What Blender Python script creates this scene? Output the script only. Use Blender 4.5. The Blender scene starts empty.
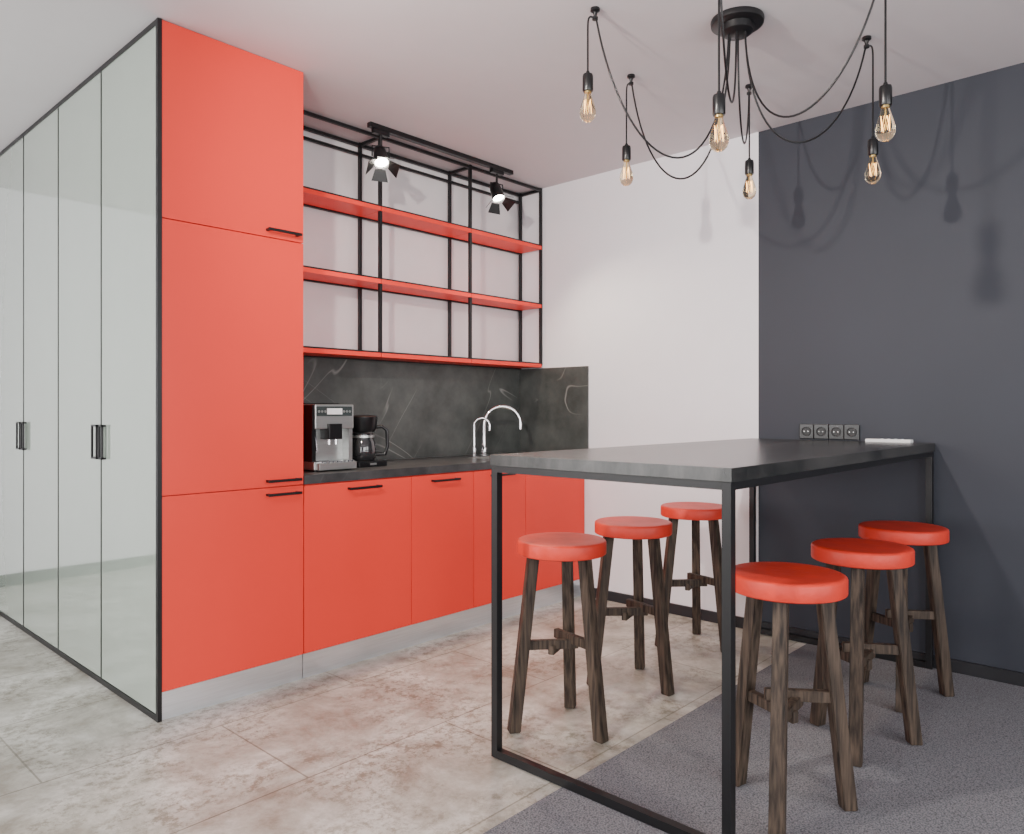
import bpy, bmesh, math
from mathutils import Vector, Matrix
D=bpy.data
scene=bpy.context.scene
COL=scene.collection

# ------------------------------------------------------------ materials
def nt(m):
    m.use_nodes=True
    return m.node_tree.nodes, m.node_tree.links
def mat(name,col,rough=0.5,metal=0.0,coat=0.0,var=0.0,vscale=8.0,vstretch=(1,1,1),bump=0.0,bscale=60.0,spec=0.5,emit=None,estr=0,trans=0,ior=1.45):
    m=D.materials.new(name); n,l=nt(m)
    b=n['Principled BSDF']
    b.inputs['Base Color'].default_value=(*col,1)
    b.inputs['Roughness'].default_value=rough
    b.inputs['Metallic'].default_value=metal
    b.inputs['Coat Weight'].default_value=coat
    b.inputs['Specular IOR Level'].default_value=spec
    b.inputs['Transmission Weight'].default_value=trans
    b.inputs['IOR'].default_value=ior
    if emit:
        b.inputs['Emission Color'].default_value=(*emit,1); b.inputs['Emission Strength'].default_value=estr
    tc=n.new('ShaderNodeTexCoord')
    mp=n.new('ShaderNodeMapping'); mp.inputs['Scale'].default_value=vstretch
    l.new(tc.outputs['Object'],mp.inputs['Vector'])
    nz=n.new('ShaderNodeTexNoise'); nz.inputs['Scale'].default_value=vscale; nz.inputs['Detail'].default_value=6
    l.new(mp.outputs[0],nz.inputs['Vector'])
    cr=n.new('ShaderNodeValToRGB')
    cr.color_ramp.elements[0].position=0.3; cr.color_ramp.elements[1].position=0.7
    v=max(var,0.01)
    cr.color_ramp.elements[0].color=(*[c*(1-v) for c in col],1)
    cr.color_ramp.elements[1].color=(*[min(1,c*(1+v)) for c in col],1)
    l.new(nz.outputs['Fac'],cr.inputs[0]); l.new(cr.outputs[0],b.inputs['Base Color'])
    if bump>0:
        n2=n.new('ShaderNodeTexNoise'); n2.inputs['Scale'].default_value=bscale; n2.inputs['Detail'].default_value=3
        l.new(mp.outputs[0],n2.inputs['Vector'])
        bp=n.new('ShaderNodeBump'); bp.inputs['Strength'].default_value=bump; bp.inputs['Distance'].default_value=0.01
        l.new(n2.outputs['Fac'],bp.inputs['Height']); l.new(bp.outputs[0],b.inputs['Normal'])
    return m

M_red=mat('red_laminate',(0.82,0.052,0.034),0.45,var=0.015,vscale=3,spec=0.35)
M_redshelf=mat('red_shelf_paint',(0.82,0.05,0.032),0.45,spec=0.35)
M_seat=mat('red_stool_paint',(0.56,0.036,0.020),0.45,var=0.15,vscale=9,bump=0.12,bscale=40,spec=0.4)
M_black=mat('black_powder_coat',(0.006,0.006,0.007),0.4)
M_blackpl=mat('black_plastic',(0.006,0.006,0.007),0.28)
M_steel=mat('brushed_steel',(0.50,0.51,0.50),0.33,metal=0.9,var=0.05,vscale=10,vstretch=(1,1,20))
M_chrome=mat('chrome',(0.85,0.85,0.87),0.08,metal=1)
M_alu=mat('plinth_aluminium',(0.74,0.78,0.82),0.30,metal=0.8,var=0.06,vscale=6,vstretch=(1,1,30))
M_white=mat('white_wall_paint',(0.80,0.79,0.825),0.7,var=0.01,bump=0.03,bscale=120)
M_back=mat('back_wall_paint',(0.69,0.655,0.665),0.6,var=0.02)
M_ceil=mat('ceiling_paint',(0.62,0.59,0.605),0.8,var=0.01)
M_dark=mat('anthracite_wall_paint',(0.027,0.031,0.043),0.6,var=0.05,vscale=2,bump=0.03,bscale=150)
M_base=mat('dark_trim',(0.015,0.015,0.018),0.45)
M_glass=mat('backpainted_glass',(0.345,0.40,0.345),0.05,coat=1.0,spec=0.8,var=0.01)
M_greywood=mat('cabinet_carcass',(0.3,0.3,0.3),0.6)
M_whitepl=mat('white_plastic',(0.8,0.8,0.8),0.4)
M_darkglass=mat('dark_glass',(0.02,0.02,0.022),0.06,coat=1)
M_screen=mat('display_panel',(0.04,0.05,0.05),0.15)
M_frame=mat('window_frame_paint',(0.75,0.75,0.75),0.5)
M_bulb=mat('amber_bulb_glass',(1.0,0.84,0.58),0.02,trans=1.0,ior=1.3)
M_fil=mat('filament',(1,0.6,0.2),0.5,emit=(1,0.55,0.18),estr=8)
M_brass=mat('bulb_brass',(0.6,0.45,0.2),0.3,metal=1)
M_lamp=mat('spot_lens',(1,1,1),0.3,emit=(1,0.93,0.8),estr=50)

def wood():
    m=D.materials.new('dark_stained_wood'); n,l=nt(m); b=n['Principled BSDF']
    tc=n.new('ShaderNodeTexCoord'); mp=n.new('ShaderNodeMapping'); mp.inputs['Scale'].default_value=(55,55,4)
    l.new(tc.outputs['Object'],mp.inputs[0])
    nz=n.new('ShaderNodeTexNoise'); nz.inputs['Scale'].default_value=1.6; nz.inputs['Detail'].default_value=8
    l.new(mp.outputs[0],nz.inputs['Vector'])
    cr=n.new('ShaderNodeValToRGB'); e=cr.color_ramp.elements
    e[0].position=0.34; e[0].color=(0.013,0.009,0.007,1); e[1].position=0.75; e[1].color=(0.105,0.073,0.052,1)
    l.new(nz.outputs['Fac'],cr.inputs[0]); l.new(cr.outputs[0],b.inputs['Base Color'])
    bp=n.new('ShaderNodeBump'); bp.inputs['Strength'].default_value=0.4; bp.inputs['Distance'].default_value=0.003
    l.new(nz.outputs['Fac'],bp.inputs['Height']); l.new(bp.outputs[0],b.inputs['Normal'])
    b.inputs['Roughness'].default_value=0.6; b.inputs['Specular IOR Level'].default_value=0.3
    return m
M_wood=wood()

def stone(name,c0,c1,vein,rough,veinamt=1.0,scale=1.0,spec=0.5,vw=0.006,gscale=(1,1,1),mask=False):
    m=D.materials.new(name); n,l=nt(m); b=n['Principled BSDF']
    tc=n.new('ShaderNodeTexCoord')
    mg=n.new('ShaderNodeMapping'); mg.inputs['Scale'].default_value=gscale; l.new(tc.outputs['Object'],mg.inputs[0])
    nz=n.new('ShaderNodeTexNoise'); nz.inputs['Scale'].default_value=5*scale; nz.inputs['Detail'].default_value=9; nz.inputs['Roughness'].default_value=0.65
    l.new(mg.outputs[0],nz.inputs['Vector'])
    cr=n.new('ShaderNodeValToRGB'); e=cr.color_ramp.elements
    e[0].position=0.3; e[0].color=(*c0,1); e[1].position=0.72; e[1].color=(*c1,1)
    l.new(nz.outputs['Fac'],cr.inputs[0])
    last=cr.outputs[0]
    nm=n.new('ShaderNodeTexNoise'); nm.inputs['Scale'].default_value=2.6; nm.inputs['Detail'].default_value=2; l.new(tc.outputs['Object'],nm.inputs['Vector'])
    rm=n.new('ShaderNodeMapRange'); rm.inputs['From Min'].default_value=0.45; rm.inputs['From Max'].default_value=0.62; l.new(nm.outputs['Fac'],rm.inputs['Value'])
    for ang,thr in ((0.95,0.5),(-0.5,0.58)):
        m1=n.new('ShaderNodeMapping'); m1.inputs['Rotation'].default_value=(0.25,ang,0.15); l.new(tc.outputs['Object'],m1.inputs[0])
        mp=n.new('ShaderNodeMapping'); mp.inputs['Scale'].default_value=(0.22,0.5,1.6); mp.inputs['Location'].default_value=(0.7,0.2,0.4)
        l.new(m1.outputs[0],mp.inputs[0])
        v=n.new('ShaderNodeTexNoise'); v.inputs['Scale'].default_value=2.4*scale; v.inputs['Detail'].default_value=2; v.inputs['Roughness'].default_value=0.4
        l.new(mp.outputs[0],v.inputs['Vector'])
        s=n.new('ShaderNodeMath'); s.operation='SUBTRACT'; s.inputs[1].default_value=thr; l.new(v.outputs['Fac'],s.inputs[0])
        a=n.new('ShaderNodeMath'); a.operation='ABSOLUTE'; l.new(s.outputs[0],a.inputs[0])
        r=n.new('ShaderNodeMapRange'); r.inputs['From Min'].default_value=0.0; r.inputs['From Max'].default_value=vw
        r.inputs['To Min'].default_value=veinamt; r.inputs['To Max'].default_value=0
        l.new(a.outputs[0],r.inputs['Value'])
        m2=n.new('ShaderNodeMath'); m2.operation='MULTIPLY'; l.new(r.outputs[0],m2.inputs[0]); l.new((rm.outputs[0] if mask else nz.outputs['Fac']),m2.inputs[1])
        mx=n.new('ShaderNodeMix'); mx.data_type='RGBA'; l.new(m2.outputs[0],mx.inputs[0]); l.new(last,mx.inputs[6]); mx.inputs[7].default_value=(*vein,1)
        last=mx.outputs[2]
    l.new(last,b.inputs['Base Color'])
    b.inputs['Roughness'].default_value=rough; b.inputs['Specular IOR Level'].default_value=spec
    return m
M_stone=stone('dark_veined_stone',(0.034,0.038,0.036),(0.092,0.099,0.094),(0.40,0.40,0.38),0.42,0.5,vw=0.004,mask=True)
M_counter=stone('black_counter_stone',(0.018,0.019,0.021),(0.07,0.07,0.072),(0.2,0.2,0.2),0.38,0.3,gscale=(2,2,2))
M_table=stone('dark_table_laminate',(0.006,0.007,0.007),(0.062,0.060,0.058),(0.1,0.1,0.1),0.27,0.2,0.9,gscale=(0.6,3.0,1))

def floor_mat():
    m=D.materials.new('concrete_look_tile'); n,l=nt(m); b=n['Principled BSDF']
    tc=n.new('ShaderNodeTexCoord')
    n1=n.new('ShaderNodeTexNoise'); n1.inputs['Scale'].default_value=2.6; n1.inputs['Detail'].default_value=12; n1.inputs['Roughness'].default_value=0.72; n1.inputs['Distortion'].default_value=0.3
    l.new(tc.outputs['Object'],n1.inputs['Vector'])
    cr=n.new('ShaderNodeValToRGB'); e=cr.color_ramp.elements
    e[0].position=0.36; e[0].color=(0.27,0.245,0.20,1); e[1].position=0.62; e[1].color=(0.64,0.63,0.59,1)
    x=e.new(0.49); x.color=(0.44,0.425,0.38,1)
    l.new(n1.outputs['Fac'],cr.inputs[0])
    n2=n.new('ShaderNodeTexNoise'); n2.inputs['Scale'].default_value=22; n2.inputs['Detail'].default_value=9; n2.inputs['Roughness'].default_value=0.82
    l.new(tc.outputs['Object'],n2.inputs['Vector'])
    cr2=n.new('ShaderNodeValToRGB'); e=cr2.color_ramp.elements
    e[0].position=0.43; e[0].color=(0.56,0.535,0.48,1); e[1].position=0.52; e[1].color=(1,1,1,1)
    l.new(n2.outputs['Fac'],cr2.inputs[0])
    n3=n.new('ShaderNodeTexNoise'); n3.inputs['Scale'].default_value=2.7; n3.inputs['Detail'].default_value=4
    l.new(tc.outputs['Object'],n3.inputs['Vector'])
    r3=n.new('ShaderNodeMapRange'); r3.inputs['From Min'].default_value=0.40; r3.inputs['From Max'].default_value=0.56
    l.new(n3.outputs['Fac'],r3.inputs['Value'])
    mu=n.new('ShaderNodeMix'); mu.data_type='RGBA'; mu.blend_type='MULTIPLY'
    l.new(r3.outputs[0],mu.inputs[0]); l.new(cr.outputs[0],mu.inputs[6]); l.new(cr2.outputs[0],mu.inputs[7])
    br=n.new('ShaderNodeTexBrick'); br.offset=0.5; br.inputs['Scale'].default_value=1.0
    br.inputs['Brick Width'].default_value=1.2; br.inputs['Row Height'].default_value=0.6; br.inputs['Mortar Size'].default_value=0.0035; br.inputs['Mortar Smooth'].default_value=0.2
    br.inputs['Color1'].default_value=(1,1,1,1); br.inputs['Color2'].default_value=(0.88,0.875,0.86,1); br.inputs['Mortar'].default_value=(0.55,0.53,0.49,1)
    mp=n.new('ShaderNodeMapping'); mp.inputs['Location'].default_value=(0.45,0.25,0); l.new(tc.outputs['Object'],mp.inputs[0]); l.new(mp.outputs[0],br.inputs['Vector'])
    mb=n.new('ShaderNodeMix'); mb.data_type='RGBA'; mb.blend_type='MULTIPLY'; mb.inputs[0].default_value=1
    l.new(mu.outputs[2],mb.inputs[6]); l.new(br.outputs['Color'],mb.inputs[7]); l.new(mb.outputs[2],b.inputs['Base Color'])
    rr=n.new('ShaderNodeMapRange'); rr.inputs['To Min'].default_value=0.22; rr.inputs['To Max'].default_value=0.52
    l.new(n1.outputs['Fac'],rr.inputs['Value']); l.new(rr.outputs[0],b.inputs['Roughness'])
    bp=n.new('ShaderNodeBump'); bp.inputs['Strength'].default_value=0.15; bp.inputs['Distance'].default_value=0.004
    l.new(n2.outputs['Fac'],bp.inputs['Height']); l.new(bp.outputs[0],b.inputs['Normal'])
    return m
M_floor=floor_mat()
def carpet_mat():
    m=D.materials.new('grey_carpet'); n,l=nt(m); b=n['Principled BSDF']
    tc=n.new('ShaderNodeTexCoord')
    v=n.new('ShaderNodeTexVoronoi'); v.inputs['Scale'].default_value=190; l.new(tc.outputs['Object'],v.inputs['Vector'])
    cr=n.new('ShaderNodeValToRGB'); e=cr.color_ramp.elements
    e[0].position=0.1; e[0].color=(0.27,0.27,0.29,1); e[1].position=0.85; e[1].color=(0.09,0.09,0.10,1)
    l.new(v.outputs['Distance'],cr.inputs[0]); l.new(cr.outputs[0],b.inputs['Base Color'])
    bp=n.new('ShaderNodeBump'); bp.inputs['Strength'].default_value=0.5; bp.inputs['Distance'].default_value=0.004; bp.invert=True
    l.new(v.outputs['Distance'],bp.inputs['Height']); l.new(bp.outputs[0],b.inputs['Normal'])
    b.inputs['Roughness'].default_value=0.95; b.inputs['Specular IOR Level'].default_value=0.1
    return m
M_carpet=carpet_mat()

# ------------------------------------------------------------ mesh helpers
def empty(name,loc=(0,0,0)):
    o=D.objects.new(name,None); o.location=loc; o.empty_display_size=0.1; COL.objects.link(o); return o
def link(name,me,m,parent=None,smooth=False):
    o=D.objects.new(name,me); COL.objects.link(o)
    if m: me.materials.append(m)
    if parent: o.parent=parent
    if smooth:
        for p in me.polygons: p.use_smooth=True
    return o
def box(name,a,b,m,parent=None,bev=0.0):
    me=D.meshes.new(name); bm=bmesh.new()
    bmesh.ops.create_cube(bm,size=1)
    c=[(a[i]+b[i])/2 for i in range(3)]; s=[abs(b[i]-a[i]) for i in range(3)]
    for v in bm.verts: v.co=Vector((v.co.x*s[0]+c[0],v.co.y*s[1]+c[1],v.co.z*s[2]+c[2]))
    if bev>0: bmesh.ops.bevel(bm,geom=bm.edges[:],offset=bev,segments=2,affect='EDGES',profile=0.7)
    bm.to_mesh(me); bm.free()
    return link(name,me,m,parent)
def hexa(name,bot,top,m,parent=None,bev=0.0):
    me=D.meshes.new(name); bm=bmesh.new()
    vb=[bm.verts.new(p) for p in bot]; vt=[bm.verts.new(p) for p in top]
    bm.faces.new(vb[::-1]); bm.faces.new(vt)
    for i in range(4): bm.faces.new([vb[i],vb[(i+1)%4],vt[(i+1)%4],vt[i]])
    bmesh.ops.recalc_face_normals(bm,faces=bm.faces[:])
    if bev>0: bmesh.ops.bevel(bm,geom=bm.edges[:],offset=bev,segments=2,affect='EDGES')
    bm.to_mesh(me); bm.free(); return link(name,me,m,parent)
def lathe(name,prof,m,parent=None,loc=(0,0,0),seg=40,direc=None,smooth=True):
    me=D.meshes.new(name); bm=bmesh.new(); rings=[]
    for r,z in prof:
        if r<1e-6: rings.append([bm.verts.new((0,0,z))])
        else: rings.append([bm.verts.new((r*math.cos(2*math.pi*i/seg),r*math.sin(2*math.pi*i/seg),z)) for i in range(seg)])
    for k in range(len(rings)-1):
        A,B=rings[k],rings[k+1]
        for i in range(seg):
            j=(i+1)%seg
            if len(A)==1 and len(B)==1: continue
            if len(A)==1: bm.faces.new([A[0],B[j],B[i]])
            elif len(B)==1: bm.faces.new([A[i],A[j],B[0]])
            else: bm.faces.new([A[i],A[j],B[j],B[i]])
    bmesh.ops.recalc_face_normals(bm,faces=bm.faces[:])
    M=Matrix.Translation(loc)
    if direc is not None:
        M=M@Vector((0,0,1)).rotation_difference(Vector(direc).normalized()).to_matrix().to_4x4()
    bmesh.ops.transform(bm,matrix=M,verts=bm.verts)
    bm.to_mesh(me); bm.free()
    o=link(name,me,m,parent,smooth)
    if smooth:
        try: me.set_sharp_from_angle(angle=math.radians(40))
        except Exception: pass
    return o
def rod(name,p,q,r,m,parent=None,seg=16):
    p=Vector(p);q=Vector(q);L=(q-p).length
    return lathe(name,[(0,0),(r,0),(r,L),(0,L)],m,parent,loc=p,direc=q-p,seg=seg)
def tube(name,pts,r,m,parent=None):
    cu=D.curves.new(name,'CURVE'); cu.dimensions='3D'; cu.bevel_depth=r; cu.bevel_resolution=4; cu.use_fill_caps=True
    sp=cu.splines.new('POLY'); sp.points.add(len(pts)-1)
    for i,p in enumerate(pts): sp.points[i].co=(*p,1)
    sp.use_smooth=True
    o=D.objects.new(name,cu); COL.objects.link(o); cu.materials.append(m)
    if parent: o.parent=parent
    return o
def bez(p0,p1,p2,p3,n=32):
    p0,p1,p2,p3=map(Vector,(p0,p1,p2,p3)); out=[]
    for i in range(n+1):
        t=i/n; out.append(p0*(1-t)**3+p1*3*t*(1-t)**2+p2*3*t*t*(1-t)+p3*t**3)
    return out

# ------------------------------------------------------------ room
XL,XR,YN,YF,H=-2.2,3.9,-2.5,6.0,2.708
YB=3.53
CX,CY=1.2,2.955
box('floor',(XL-0.1,YN-0.1,-0.1),(XR+0.1,YF+0.1,0),M_floor)
box('carpet',(XL+0.02,YN+0.02,0.0),(XR-0.015,1.5,0.003),M_carpet)
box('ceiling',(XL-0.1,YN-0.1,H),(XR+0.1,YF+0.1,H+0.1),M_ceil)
box('wall_right_white',(XR,1.78,0),(XR+0.1,YF,H),M_white)
box('wall_right_dark',(XR,YN,0),(XR+0.1,1.78,H),M_dark)
box('wall_kitchen',(1.84,YB,0),(XR,YB+0.1,H),M_back)
box('wall_far',(XL,YF,0),(XR,YF+0.1,H),M_white)
box('baseboard_right_dark',(XR-0.014,YN,0.0),(XR,1.78,0.06),M_base)
box('baseboard_right_white',(XR-0.014,1.78,0.0),(XR,2.93,0.06),M_base)
box('baseboard_far',(XL,YF-0.014,0.0),(1.19,YF,0.08),M_base)
def wall_with_windows(name,axis,pos,lo,hi,wins,z0,z1,m):
    p=empty(name); cur=lo; k=0; out=0.1
    def b(a0,a1,za,zb,nm):
        if axis=='x': box(nm,(pos-out,a0,za),(pos,a1,zb),m,p)
        else: box(nm,(a0,pos-out,za),(a1,pos,zb),m,p)
    for (a,c) in wins:
        b(cur,a,0,H,'pier_%d'%k); b(a,c,0,z0,'sill_%d'%k); b(a,c,z1,H,'lintel_%d'%k); cur=c; k+=1
    b(cur,hi,0,H,'pier_%d'%k)
Z0,Z1=0.5,2.45
wall_with_windows('wall_left','x',XL,YN,YF,[(-1.2,1.2),(2.6,5.0)],Z0,Z1,M_white)  # second opening is added, out of view, to get the far wall lit
wall_with_windows('wall_near','y',YN,XL,XR,[(-1.2,1.2),(1.7,3.3)],Z0,Z1,M_white)
wi=1
def window(axis,pos,a,c):
    global wi
    p=empty('window_%d'%wi); wi+=1; t=0.05
    def b(a0,a1,za,zb,nm):
        if axis=='x': box(nm,(pos-0.08,a0,za),(pos-0.02,a1,zb),M_frame,p)
        else: box(nm,(a0,pos-0.08,za),(a1,pos-0.02,zb),M_frame,p)
    b(a,c,Z0,Z0+t,'bottom_rail'); b(a,c,Z1-t,Z1,'top_rail'); b(a,a+t,Z0+t,Z1-t,'stile_1'); b(c-t,c,Z0+t,Z1-t,'stile_2')
    mid=(a+c)/2; b(mid-t/2,mid+t/2,Z0+t,Z1-t,'mullion')
window('x',XL,-1.2,1.2); window('x',XL,2.6,5.0); window('y',YN,-1.2,1.2); window('y',YN,1.7,3.3)  # second frame belongs to the added opening that lights the far wall

# ------------------------------------------------------------ wardrobe (glass doors)
w=empty('glass_door_wardrobe')
TH=0.009
box('carcass',(CX+0.0125,3.56,0.0),(1.83,YF-0.005,H-0.003),M_greywood,w)
edges=[CY+0.010,3.56,4.14,4.72,5.30,5.90]
for i in range(5):
    box('door_panel_%d'%(i+1),(CX,edges[i]+0.005,0.025),(CX+TH,edges[i+1]-0.005,H-0.022),M_glass,w)
    box('door_edge_%d'%(i+1),(CX-0.002,edges[i+1]-0.005,0.025),(CX+TH,edges[i+1]+0.005,H-0.022),M_black,w)
box('backing',(CX+TH+0.0005,CY+0.015,0.0),(CX+0.0115,YF-0.005,H-0.003),M_black,w)
box('top_rail',(CX-0.004,CY,H-0.022),(CX+TH,YF-0.005,H-0.002),M_black,w)
box('bottom_rail',(CX-0.004,CY,0.0),(CX+TH,YF-0.005,0.023),M_black,w)
box('corner_post',(CX-0.005,CY-0.003,0.0),(CX+0.0115,CY+0.015,H-0.002),M_black,w)
def pull(y0,y1,z0,z1,k):
    t=0.008; x0,x1=CX-0.018,CX-0.010
    box('pull_%d_bar_1'%k,(x0,y0,z0),(x1,y0+t,z1),M_black,w); box('pull_%d_bar_2'%k,(x0,y1-t,z0),(x1,y1,z1),M_black,w)
    box('pull_%d_arm_1'%k,(x0,y0,z0),(CX,y1,z0+t),M_black,w); box('pull_%d_arm_2'%k,(x0,y0,z1-t),(CX,y1,z1),M_black,w)
k=1
for ys in (3.56,4.72):
    pull(ys+0.010,ys+0.075,0.985,1.135,k); k+=1
    pull(ys-0.055,ys-0.010,0.985,1.135,k); k+=1

# ------------------------------------------------------------ tall red cabinet
def hbar(name,x0,x1,z,p,y=CY):
    box(name+'_bar',(x0,y-0.034,z-0.006),(x1,y-0.026,z+0.006),M_black,p,0.002)
    box(name+'_post_1',(x0+0.004,y-0.027,z-0.005),(x0+0.014,y,z+0.005),M_black,p)
    box(name+'_post_2',(x1-0.014,y-0.027,z-0.005),(x1-0.004,y,z+0.005),M_black,p)
t=empty('tall_red_cabinet')
TX0,TX1=CX+0.0130,1.83
box('carcass',(TX0,CY+0.02,0.10),(TX1,3.555,H-0.003),M_red,t)
g=0.002
box('door_top',(TX0,CY,1.942+g),(TX1,CY+0.0185,H-0.003),M_red,t,0.001)
box('door_middle',(TX0,CY,0.867+g),(TX1,CY+0.0185,1.942-g),M_red,t,0.001)
box('door_bottom',(TX0,CY,0.112),(TX1,CY+0.0185,0.867-g),M_red,t,0.001)
box('plinth',(TX0,CY+0.008,0.0),(TX1,CY+0.0185,0.108),M_alu,t)
hbar('handle_top',1.645,1.805,1.972,t); hbar('handle_middle',1.645,1.805,0.895,t); hbar('handle_bottom',1.645,1.805,0.836,t)

# ------------------------------------------------------------ base cabinets + counter + sink
b=empty('red_base_cabinet')
BX0,BX1=1.833,3.897
xs=[BX0,2.451,2.891,3.32,BX1]
box('carcass',(BX0,CY+0.02,0.10),(BX1,YB-0.002,0.70),M_red,b)
box('carcass_back',(BX0,CY+0.42,0.70),(BX1,YB-0.002,0.865),M_greywood,b)
box('carcass_front',(BX0,CY+0.02,0.70),(BX1,CY+0.05,0.865),M_red,b)
for i in range(4):
    box('door_%d'%(i+1),(xs[i]+g,CY,0.112),(xs[i+1]-g,CY+0.0195,0.862),M_red,b,0.001)
box('plinth',(BX0,CY+0.008,0),(BX1,CY+0.028,0.108),M_alu,b)
hbar('handle_1',2.062,2.245,0.832,b); hbar('handle_2',2.58,2.765,0.832,b); hbar('handle_3',3.02,3.2,0.832,b); hbar('handle_4',3.5,3.68,0.832,b)
c=empty('stone_countertop')
SX0,SX1,SY0,SY1=3.18,3.66,3.04,3.36
ZC=0.908
box('slab_left',(BX0,CY-0.005,0.868),(SX0,YB-0.012,ZC),M_counter,c)
box('slab_right',(SX1,CY-0.005,0.868),(BX1,YB-0.012,ZC),M_counter,c)
box('slab_front',(SX0,CY-0.005,0.868),(SX1,SY0,ZC),M_counter,c)
box('slab_back',(SX0,SY1,0.868),(SX1,YB-0.012,ZC),M_counter,c)
s=empty('kitchen_sink')
box('bottom',(SX0+.001,SY0+.001,0.72),(SX1-.001,SY1-.001,0.726),M_steel,s)
box('side_1',(SX0+.001,SY0+.001,0.726),(SX0+0.006,SY1-.001,0.905),M_steel,s)
box('side_2',(SX1-0.006,SY0+.001,0.726),(SX1-.001,SY1-.001,0.905),M_steel,s)
box('side_3',(SX0+.006,SY0+.001,0.726),(SX1-.006,SY0+0.006,0.905),M_steel,s)
box('side_4',(SX0+.006,SY1-0.006,0.726),(SX1-.006,SY1-.001,0.905),M_steel,s)
rod('drain',((SX0+SX1)/2,(SY0+SY1)/2,0.7265),((SX0+SX1)/2,(SY0+SY1)/2,0.73),0.035,M_chrome,s)
bs=empty('stone_backsplash')
box('back_panel',(1.835,YB-0.011,ZC+0.001),(XR-0.012,YB-0.001,1.484),M_stone,bs)
box('side_panel',(XR-0.011,CY-0.03,ZC+0.001),(XR-0.001,YB-0.011,1.484),M_stone,bs)

# ------------------------------------------------------------ wall shelf frame
sh=empty('metal_frame_shelf')
YS0,YS1=3.32,3.505; r=0.0085
px=[1.848,2.533,3.218,3.885]
for i,x in enumerate(px):
    for y,nm in ((YS0,'front'),(YS1,'back')):
        box('post_%s_%d'%(nm,i+1),(x-r,y-r,1.50),(x+r,y+r,H-0.002),M_black,sh)
lev=[2.315,1.918,1.515]
for k,z in enumerate(lev+[H-0.015]):
    rz=0.006 if k<3 else r
    for y,nm in ((YS0,'front'),(YS1,'back')):
        box('rail_%s_%d'%(nm,k+1),(px[0],y-r*0.9,z-rz),(px[-1],y+r*0.9,z+rz),M_black,sh)
    for i,x in enumerate(px):
        box('cross_%d_%d'%(k+1,i+1),(x-r*0.9,YS0,z-rz),(x+r*0.9,YS1,z+rz),M_black,sh)
for k,z in enumerate(lev):
    for i in range(3):
        box('shelf_board_%d_%d'%(k+1,i+1),(px[i]+0.002,YS0-0.011,z-0.026),(px[i+1]-0.002,YS1-0.009,z-0.003),M_redshelf,sh)
    box('rear_angle_%d'%(k+1),(px[0],YS1-0.0085,z-0.034),(px[-1],YS1+0.006,z-0.003),M_black,sh)
box('rail_back_low',(px[0],YS1-r*0.9,H-0.075),(px[-1],YS1+r*0.9,H-0.06),M_black,sh)

# ------------------------------------------------------------ track lights with barn door spots
def track_fixture(x0,x1,yt):
    tr=empty('ceiling_track_light')
    box('track',(x0,yt-0.016,H-0.026),(x1,yt+0.016,H-0.001),M_blackpl,tr,0.002)
    return tr
def spot(tr,x,YT,k,dv,energy,size,soft,col,drop=0.145):
    dv=Vector(dv).normalized()
    box('adapter_%d'%k,(x-0.05,YT-0.014,H-0.05),(x+0.05,YT+0.014,H-0.026),M_blackpl,tr,0.002)
    rod('stem_%d'%k,(x,YT,H-0.05),(x,YT,H-drop+0.055),0.007,M_black,tr)
    base=Vector((x,YT,H-drop))
    side=dv.cross(Vector((0,0,1))).normalized(); up=side.cross(dv).normalized()
    top=Vector((x,YT,H-drop+0.055))
    tube('yoke_%d'%k,[base+side*0.045,top+side*0.045,top-side*0.045,base-side*0.045],0.004,M_black,tr)
    lathe('lamp_body_%d'%k,[(0,-0.065),(0.024,-0.065),(0.032,-0.05),(0.037,-0.01),(0.040,0.05),(0.037,0.05),(0.035,0.03),(0,0.028)],M_blackpl,tr,loc=base,direc=dv)
    lathe('lens_%d'%k,[(0,0.040),(0.034,0.038),(0.034,0.031),(0,0.03)],M_lamp,tr,loc=base,direc=dv)
    mouth=base+dv*0.052
    for j,(a,bb) in enumerate(((side,up),(-side,up),(up,side),(-up,side))):
        q=[mouth+a*0.040-bb*0.028,mouth+a*0.040+bb*0.028,mouth+a*0.082+bb*0.045+dv*0.045,mouth+a*0.082-bb*0.045+dv*0.045]
        nrm=(q[1]-q[0]).cross(q[2]-q[1]).normalized()*0.0012
        hexa('barn_door_%d_%d'%(k,j+1),[p-nrm for p in q],[p+nrm for p in q],M_black,tr)
    L=D.lights.new('spot_lamp_%d'%k,'SPOT'); L.energy=energy; L.color=col; L.spot_size=math.radians(size); L.spot_blend=0.7; L.shadow_soft_size=soft
    o=D.objects.new('spot_lamp_%d'%k,L); COL.objects.link(o); o.parent=tr; o.location=base+dv*0.075
    o.rotation_euler=dv.to_track_quat('-Z','Y').to_euler()
YT=3.215
tr=track_fixture(2.38,3.48,YT)
warm=(1,0.84,0.66)
spot(tr,2.456,YT,1,(-0.25,-0.55,-1),60,110,0.03,warm,drop=0.165); spot(tr,3.345,YT,2,(-0.10,-0.50,-1),60,120,0.03,warm,drop=0.165)
tr2=track_fixture(-0.4,0.9,1.55)
spot(tr2,0.40,1.55,1,(1,0.05,-0.10),210,120,0.035,(1,0.91,0.83),drop=0.33)

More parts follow.
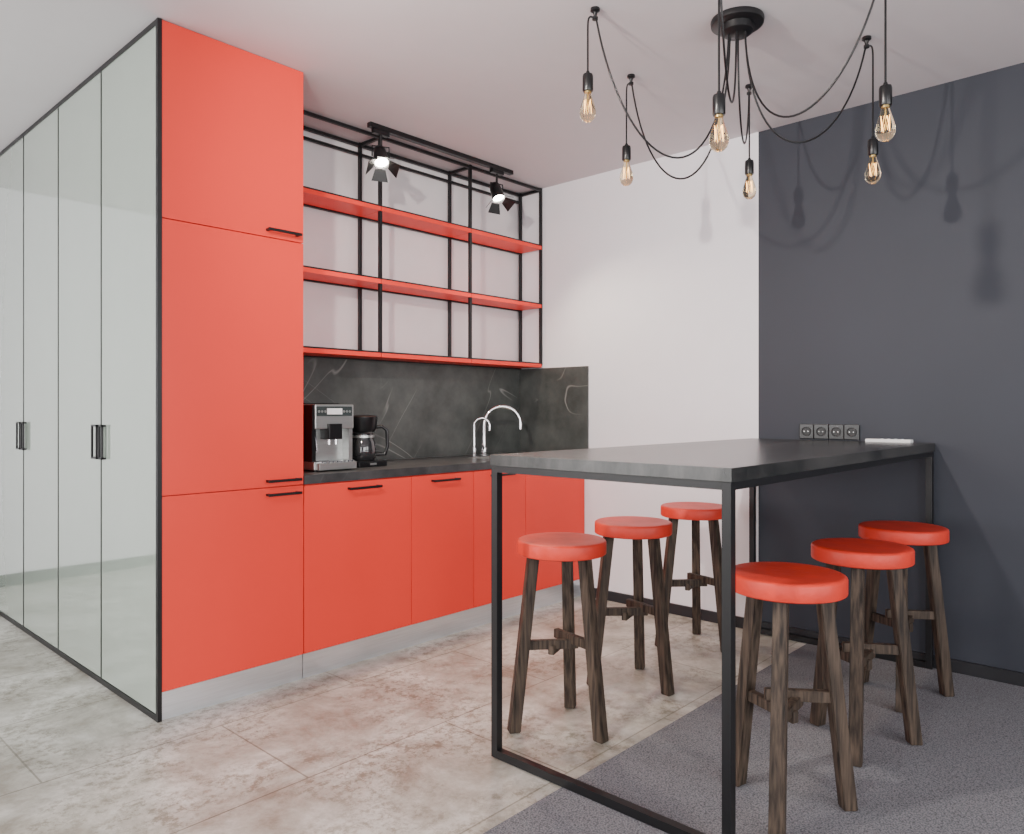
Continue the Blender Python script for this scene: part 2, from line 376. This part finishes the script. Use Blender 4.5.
# ------------------------------------------------------------ bar table
tb=empty('bar_table')
X0,X1,Y0,Y1=1.858,3.893,0.924,1.812
ZT=1.046; lw=0.027
box('table_top',(X0-0.004,Y0-0.004,ZT-0.038),(X1,Y1+0.004,ZT),M_table,tb,0.0015)
zb=ZT-0.0385
for i,(x,y) in enumerate(((X0,Y0),(X0,Y1-lw),(X1-lw-0.012,Y0),(X1-lw-0.012,Y1-lw))):
    box('leg_%d'%(i+1),(x,y,0.004),(x+lw,y+lw,zb),M_black,tb,0.001)
box('apron_near',(X0+lw,Y0,zb-lw*0.8),(X1-lw-0.012,Y0+lw,zb),M_black,tb)
box('apron_far',(X0+lw,Y1-lw,zb-lw*0.8),(X1-lw-0.012,Y1,zb),M_black,tb)
for nm,x in (('left',X0),('right',X1-lw-0.012)):
    box('apron_'+nm,(x,Y0+lw,zb-lw*0.8),(x+lw,Y1-lw,zb),M_black,tb)
    box('floor_rail_'+nm,(x,Y0+lw,0.004),(x+lw,Y1-lw,0.004+lw),M_black,tb)

# ------------------------------------------------------------ stools
def stool(x,y,z,ang):
    p=empty('wooden_bar_stool',(x,y,z))
    R=0.169; T=0.710
    lathe('seat',[(0,T-0.054),(R-0.006,T-0.054),(R-0.001,T-0.051),(R,T-0.047),(R,T-0.009),(R-0.002,T-0.004),(R-0.007,T-0.001),(R-0.014,T),(R-0.05,T-0.001),(0,T-0.004)],M_seat,p,seg=64)
    rt,rb=0.112,0.188; zt=T-0.0545
    for i in range(3):
        a=math.radians(ang+120*i); e=Vector((math.cos(a),math.sin(a),0)); f=Vector((-e.y,e.x,0))
        def sq(rad,w,z): 
            c=e*rad+Vector((0,0,z)); return [c-e*w-f*w,c+e*w-f*w,c+e*w+f*w,c-e*w+f*w]
        hexa('leg_%d'%(i+1),sq(rb,0.0215,0),sq(rt,0.020,zt),M_wood,p,0.003)
        zz=0.30+0.018*i
        rr=rt+(rb-rt)*(1-zz/zt)-0.015
        A=e*rr; B=-e*0.055+f*0.03
        dirv=(B-A).normalized(); n=Vector((-dirv.y,dirv.x,0))*0.012
        def zq(z): return [Vector((q.x,q.y,z)) for q in (A-n,B-n,B+n,A+n)]
        hexa('stretcher_%d'%(i+1),zq(zz-0.017),zq(zz+0.017),M_wood,p,0.002)
    return p
stool(2.224,1.796,0.001,28); stool(2.794,1.852,0.001,24); stool(3.463,1.925,0.001,25)
stool(2.208,0.920,0.005,75); stool(2.832,0.906,0.005,72); stool(3.420,0.930,0.005,74)

# ------------------------------------------------------------ spider pendant lamp
ch=empty('spider_pendant_lamp')
hub=Vector((2.72,1.327,H))
lathe('canopy',[(0,-0.001),(0.098,-0.001),(0.100,-0.006),(0.098,-0.022),(0.092,-0.026),(0,-0.026)],M_black,ch,loc=hub,seg=64)
lathe('hub_cup',[(0,-0.026),(0.062,-0.026),(0.060,-0.05),(0.045,-0.062),(0,-0.064)],M_black,ch,loc=hub)
data=[((2.284,1.683),2.462,0.70,0.028),((2.85,1.90),2.40,0.70,0.03),((2.19,1.13),2.20,0.50,0.0),((3.31,1.556),2.365,0.46,0.012),((2.63,0.767),2.261,0.56,0.0),((3.205,1.006),2.30,0.57,0.03)]
for i,((hx,hy),zs,sag,off) in enumerate(data):
    k=i+1; hk=Vector((hx,hy,H))
    lathe('ceiling_hook_%d'%k,[(0,0),(0.017,0),(0.018,-0.010),(0.009,-0.016),(0.006,-0.030),(0.011,-0.033),(0.011,-0.043),(0,-0.045)],M_black,ch,loc=hk,seg=24)
    dv=Vector((hx-hub.x,hy-hub.y,0)).normalized()
    p0=hub+dv*0.035+Vector((0,0,-0.055)); p3=hk+Vector((0,0,-0.038))-dv*0.004
    pts=bez(p0,p0+Vector((0,0,-sag))+dv*0.02,p3+Vector((0,0,-sag*0.9))-dv*0.12,p3)
    tube('swag_cord_%d'%k,pts,0.0038,M_blackpl,ch)
    c0=hk+dv*off; c0.z=zs
    tube('drop_cord_%d'%k,[p3]+bez(p3,p3+dv*(off+0.01)*0.8+Vector((0,0,0.012)),Vector((c0.x,c0.y,p3.z+0.01)),Vector((c0.x,c0.y,p3.z-0.06)),10)+[c0],0.0036,M_blackpl,ch)
    lathe('socket_%d'%k,[(0,0.008),(0.006,0.008),(0.008,0),(0.018,-0.004),(0.020,-0.012),(0.020,-0.064),(0.018,-0.068),(0,-0.068)],M_blackpl,ch,loc=c0,seg=28)
    lathe('bulb_cap_%d'%k,[(0,-0.0685),(0.0135,-0.0685),(0.0135,-0.076),(0,-0.0765)],M_brass,ch,loc=c0,seg=24)
    lathe('bulb_glass_%d'%k,[(0.012,-0.0765),(0.0145,-0.086),(0.021,-0.106),(0.027,-0.126),(0.0305,-0.143),(0.030,-0.156),(0.025,-0.170),(0.014,-0.180),(0,-0.183)],M_bulb,ch,loc=c0,seg=32)
    fp=[]
    for j in range(9):
        a=2*math.pi*j/8; fp.append(c0+Vector((0.010*math.cos(a),0.010*math.sin(a),-0.102 if j%2==0 else -0.150)))
    tube('filament_%d'%k,fp,0.0007,M_fil,ch)
    tube('filament_stem_%d'%k,[c0+Vector((0,0,-0.077)),c0+Vector((0,0,-0.15))],0.002,M_brass,ch)

# ------------------------------------------------------------ appliances
cm=empty('espresso_machine')
a0,a1,b0,b1=1.965,2.195,3.08,3.46; zc=ZC+0.001
box('body',(a0,b0+0.13,zc+0.006),(a1,b1,zc+0.31),M_blackpl,cm,0.008)
box('base',(a0,b0,zc+0.006),(a1,b0+0.13,zc+0.045),M_steel,cm,0.004)
box('side_left',(a0,b0+0.02,zc+0.045),(a0+0.022,b0+0.131,zc+0.2),M_blackpl,cm)
box('side_right',(a1-0.022,b0+0.02,zc+0.045),(a1,b0+0.131,zc+0.2),M_steel,cm)
box('brew_front',(a0+0.022,b0+0.07,zc+0.045),(a1-0.022,b0+0.131,zc+0.2),M_steel,cm)
box('head',(a0+0.012,b0+0.01,zc+0.2),(a1,b0+0.131,zc+0.318),M_steel,cm,0.005)
box('head_cheek',(a0,b0+0.015,zc+0.2),(a0+0.012,b0+0.131,zc+0.315),M_blackpl,cm)
box('control_panel',(a0+0.018,b0+0.006,zc+0.262),(a1-0.012,b0+0.0105,zc+0.308),M_screen,cm)
box('display',(a0+0.075,b0+0.004,zc+0.270),(a1-0.07,b0+0.0065,zc+0.299),M_whitepl,cm)
for i in range(3):
    for sx in (a0+0.030+0.017*i,a1-0.026-0.017*i):
        rod('button_%d'%i,(sx,b0+0.006,zc+0.284),(sx,b0+0.003,zc+0.284),0.006,M_steel,cm,16)
box('spout_block',(a0+0.078,b0-0.008,zc+0.15),(a1-0.078,b0+0.07,zc+0.225),M_blackpl,cm,0.004)
for i,sx in enumerate((a0+0.095,a1-0.095)):
    rod('spout_%d'%i,(sx,b0+0.02,zc+0.15),(sx,b0+0.02,zc+0.125),0.007,M_chrome,cm)
rod('steam_wand',(a0+0.035,b0+0.05,zc+0.2),(a0+0.035,b0+0.03,zc+0.09),0.005,M_chrome,cm)
box('drip_tray',(a0+0.01,b0-0.03,zc+0.006),(a1-0.01,b0,zc+0.04),M_steel,cm,0.003)
for i in range(9):
    xx=a0+0.024+i*0.0212
    box('grille_%d'%i,(xx,b0-0.025,zc+0.04),(xx+0.008,b0+0.065,zc+0.048),M_chrome,cm)
box('top_lid',(a0+0.02,b0+0.1,zc+0.31),(a1-0.02,b1-0.03,zc+0.325),M_blackpl,cm,0.004)
for i,(sx,sy) in enumerate(((a0+.02,b0+.02),(a1-.02,b0+.02),(a0+.02,b1-.02),(a1-.02,b1-.02))):
    rod('foot_%d'%i,(sx,sy,zc-0.001),(sx,sy,zc+0.007),0.012,M_blackpl,cm)

dc=empty('drip_coffee_maker')
ox,oy=2.345,3.22
box('base',(ox-0.09,oy-0.09,zc-0.001),(ox+0.09,oy+0.16,zc+0.03),M_blackpl,dc,0.008)
box('tower',(ox-0.09,oy+0.075,zc+0.03),(ox+0.09,oy+0.16,zc+0.262),M_blackpl,dc,0.008)
lathe('filter_head',[(0,0.178),(0.060,0.178),(0.072,0.203),(0.077,0.255),(0.066,0.263),(0,0.265)],M_blackpl,dc,loc=(ox,oy,zc))
lathe('carafe',[(0,0.031),(0.058,0.031),(0.068,0.045),(0.073,0.08),(0.066,0.125),(0.052,0.155),(0.055,0.172),(0,0.174)],M_darkglass,dc,loc=(ox,oy,zc))
lathe('carafe_band',[(0.054,0.148),(0.059,0.148),(0.059,0.160),(0.054,0.160)],M_steel,dc,loc=(ox,oy,zc))
hd=Vector((0.85,-0.5,0)).normalized(); o0=Vector((ox,oy,zc))
tube('carafe_handle',[o0+hd*0.053+Vector((0,0,0.20)),o0+hd*0.10+Vector((0,0,0.205)),o0+hd*0.125+Vector((0,0,0.185)),o0+hd*0.128+Vector((0,0,0.10)),o0+hd*0.115+Vector((0,0,0.06)),o0+hd*0.068+Vector((0,0,0.06))],0.0095,M_blackpl,dc)
box('warming_plate_light',(ox-0.02,oy-0.0915,zc+0.01),(ox+0.02,oy-0.0895,zc+0.02),M_steel,dc)

fa=empty('kitchen_faucet')
def goose(x,y,hh,rad,dirv,rr,k,drop):
    d=Vector((*dirv,0)).normalized(); o=Vector((x,y,ZC))
    lathe('base_%d'%k,[(0,0),(rr*2.1,0),(rr*2.1,0.008),(rr*1.6,0.012),(rr*1.6,0.05),(rr,0.055),(0,0.055)],M_chrome,fa,loc=o,seg=24)
    pts=[o+Vector((0,0,0.04)),o+Vector((0,0,hh-rad))]
    for i in range(1,19):
        a=math.pi*i/18; pts.append(o+d*(rad-rad*math.cos(a))+Vector((0,0,hh-rad+rad*math.sin(a))))
    pts.append(pts[-1]+Vector((0,0,-drop)))
    tube('spout_%d'%k,pts,rr,M_chrome,fa)
goose(3.44,3.42,0.315,0.118,(0.75,-0.66),0.012,1,0.03)
goose(3.38,3.45,0.24,0.05,(0.6,-0.8),0.008,2,0.03)
rod('lever',(3.44,3.42,ZC+0.035),(3.38,3.37,ZC+0.075),0.006,M_chrome,fa)

# ------------------------------------------------------------ sockets + item on the table
so=empty('wall_socket_strip')
for i in range(4):
    ya=1.255+i*0.075; zz=1.090
    box('plate_%d'%i,(XR-0.012,ya,zz-0.038),(XR-0.0005,ya+0.073,zz+0.038),M_blackpl,so,0.003)
    lathe('well_%d'%i,[(0.024,0),(0.024,0.004),(0.021,0.004),(0.019,0.0005),(0,0.0005)],M_black,so,loc=(XR-0.012,ya+0.0365,zz),direc=(-1,0,0),seg=28)
    for s2 in (-0.0095,0.0095):
        rod('pin_%d'%i,(XR-0.0125,ya+0.0365+s2,zz),(XR-0.0135,ya+0.0365+s2,zz),0.0025,M_steel,so,10)
rc=empty('white_remote_control')
box('body',(3.80,1.0,ZT+0.0005),(3.845,1.2,ZT+0.016),M_whitepl,rc,0.004)
for i in range(4):
    rod('button_%d'%i,(3.8225,1.04+0.03*i,ZT+0.016),(3.8225,1.04+0.03*i,ZT+0.018),0.006,M_alu,rc,14)

# ------------------------------------------------------------ light
def area(name,loc,rot,sx,sy,e,col):
    L=D.lights.new(name,'AREA'); L.shape='RECTANGLE'; L.size=sx; L.size_y=sy; L.energy=e; L.color=col
    o=D.objects.new(name,L); COL.objects.link(o); o.location=loc; o.rotation_euler=rot; return o
zc2=(Z0+Z1)/2; hh=Z1-Z0
dcol=(1.0,0.985,0.97)
R90=math.radians(90)
area('window_daylight_left_a',(XL-0.15,0.0,zc2),(0,-R90,0),hh,2.4,105,dcol)
area('window_daylight_left_b',(XL-0.15,3.8,zc2),(0,-R90,0),hh,2.4,150,dcol)  # added fill in the second left opening, brightens the far wall
area('window_daylight_near_a',(0.0,YN-0.15,zc2),(R90,0,0),2.4,hh,128,dcol)
area('window_daylight_near_b',(2.5,YN-0.15,zc2),(R90,0,0),1.6,hh,70,dcol)
W=D.worlds.new('sky_world'); scene.world=W; W.use_nodes=True
W.node_tree.nodes['Background'].inputs[0].default_value=(0.85,0.92,1,1); W.node_tree.nodes['Background'].inputs[1].default_value=1.0

# ------------------------------------------------------------ camera
cam=D.cameras.new('camera'); co=D.objects.new('camera',cam); COL.objects.link(co)
co.location=(0,0,1.2); co.rotation_euler=(R90,0,math.radians(-47.3))
cam.sensor_width=36; cam.lens=751/1024*36; cam.shift_y=-7/1024; cam.clip_start=0.05
scene.camera=co
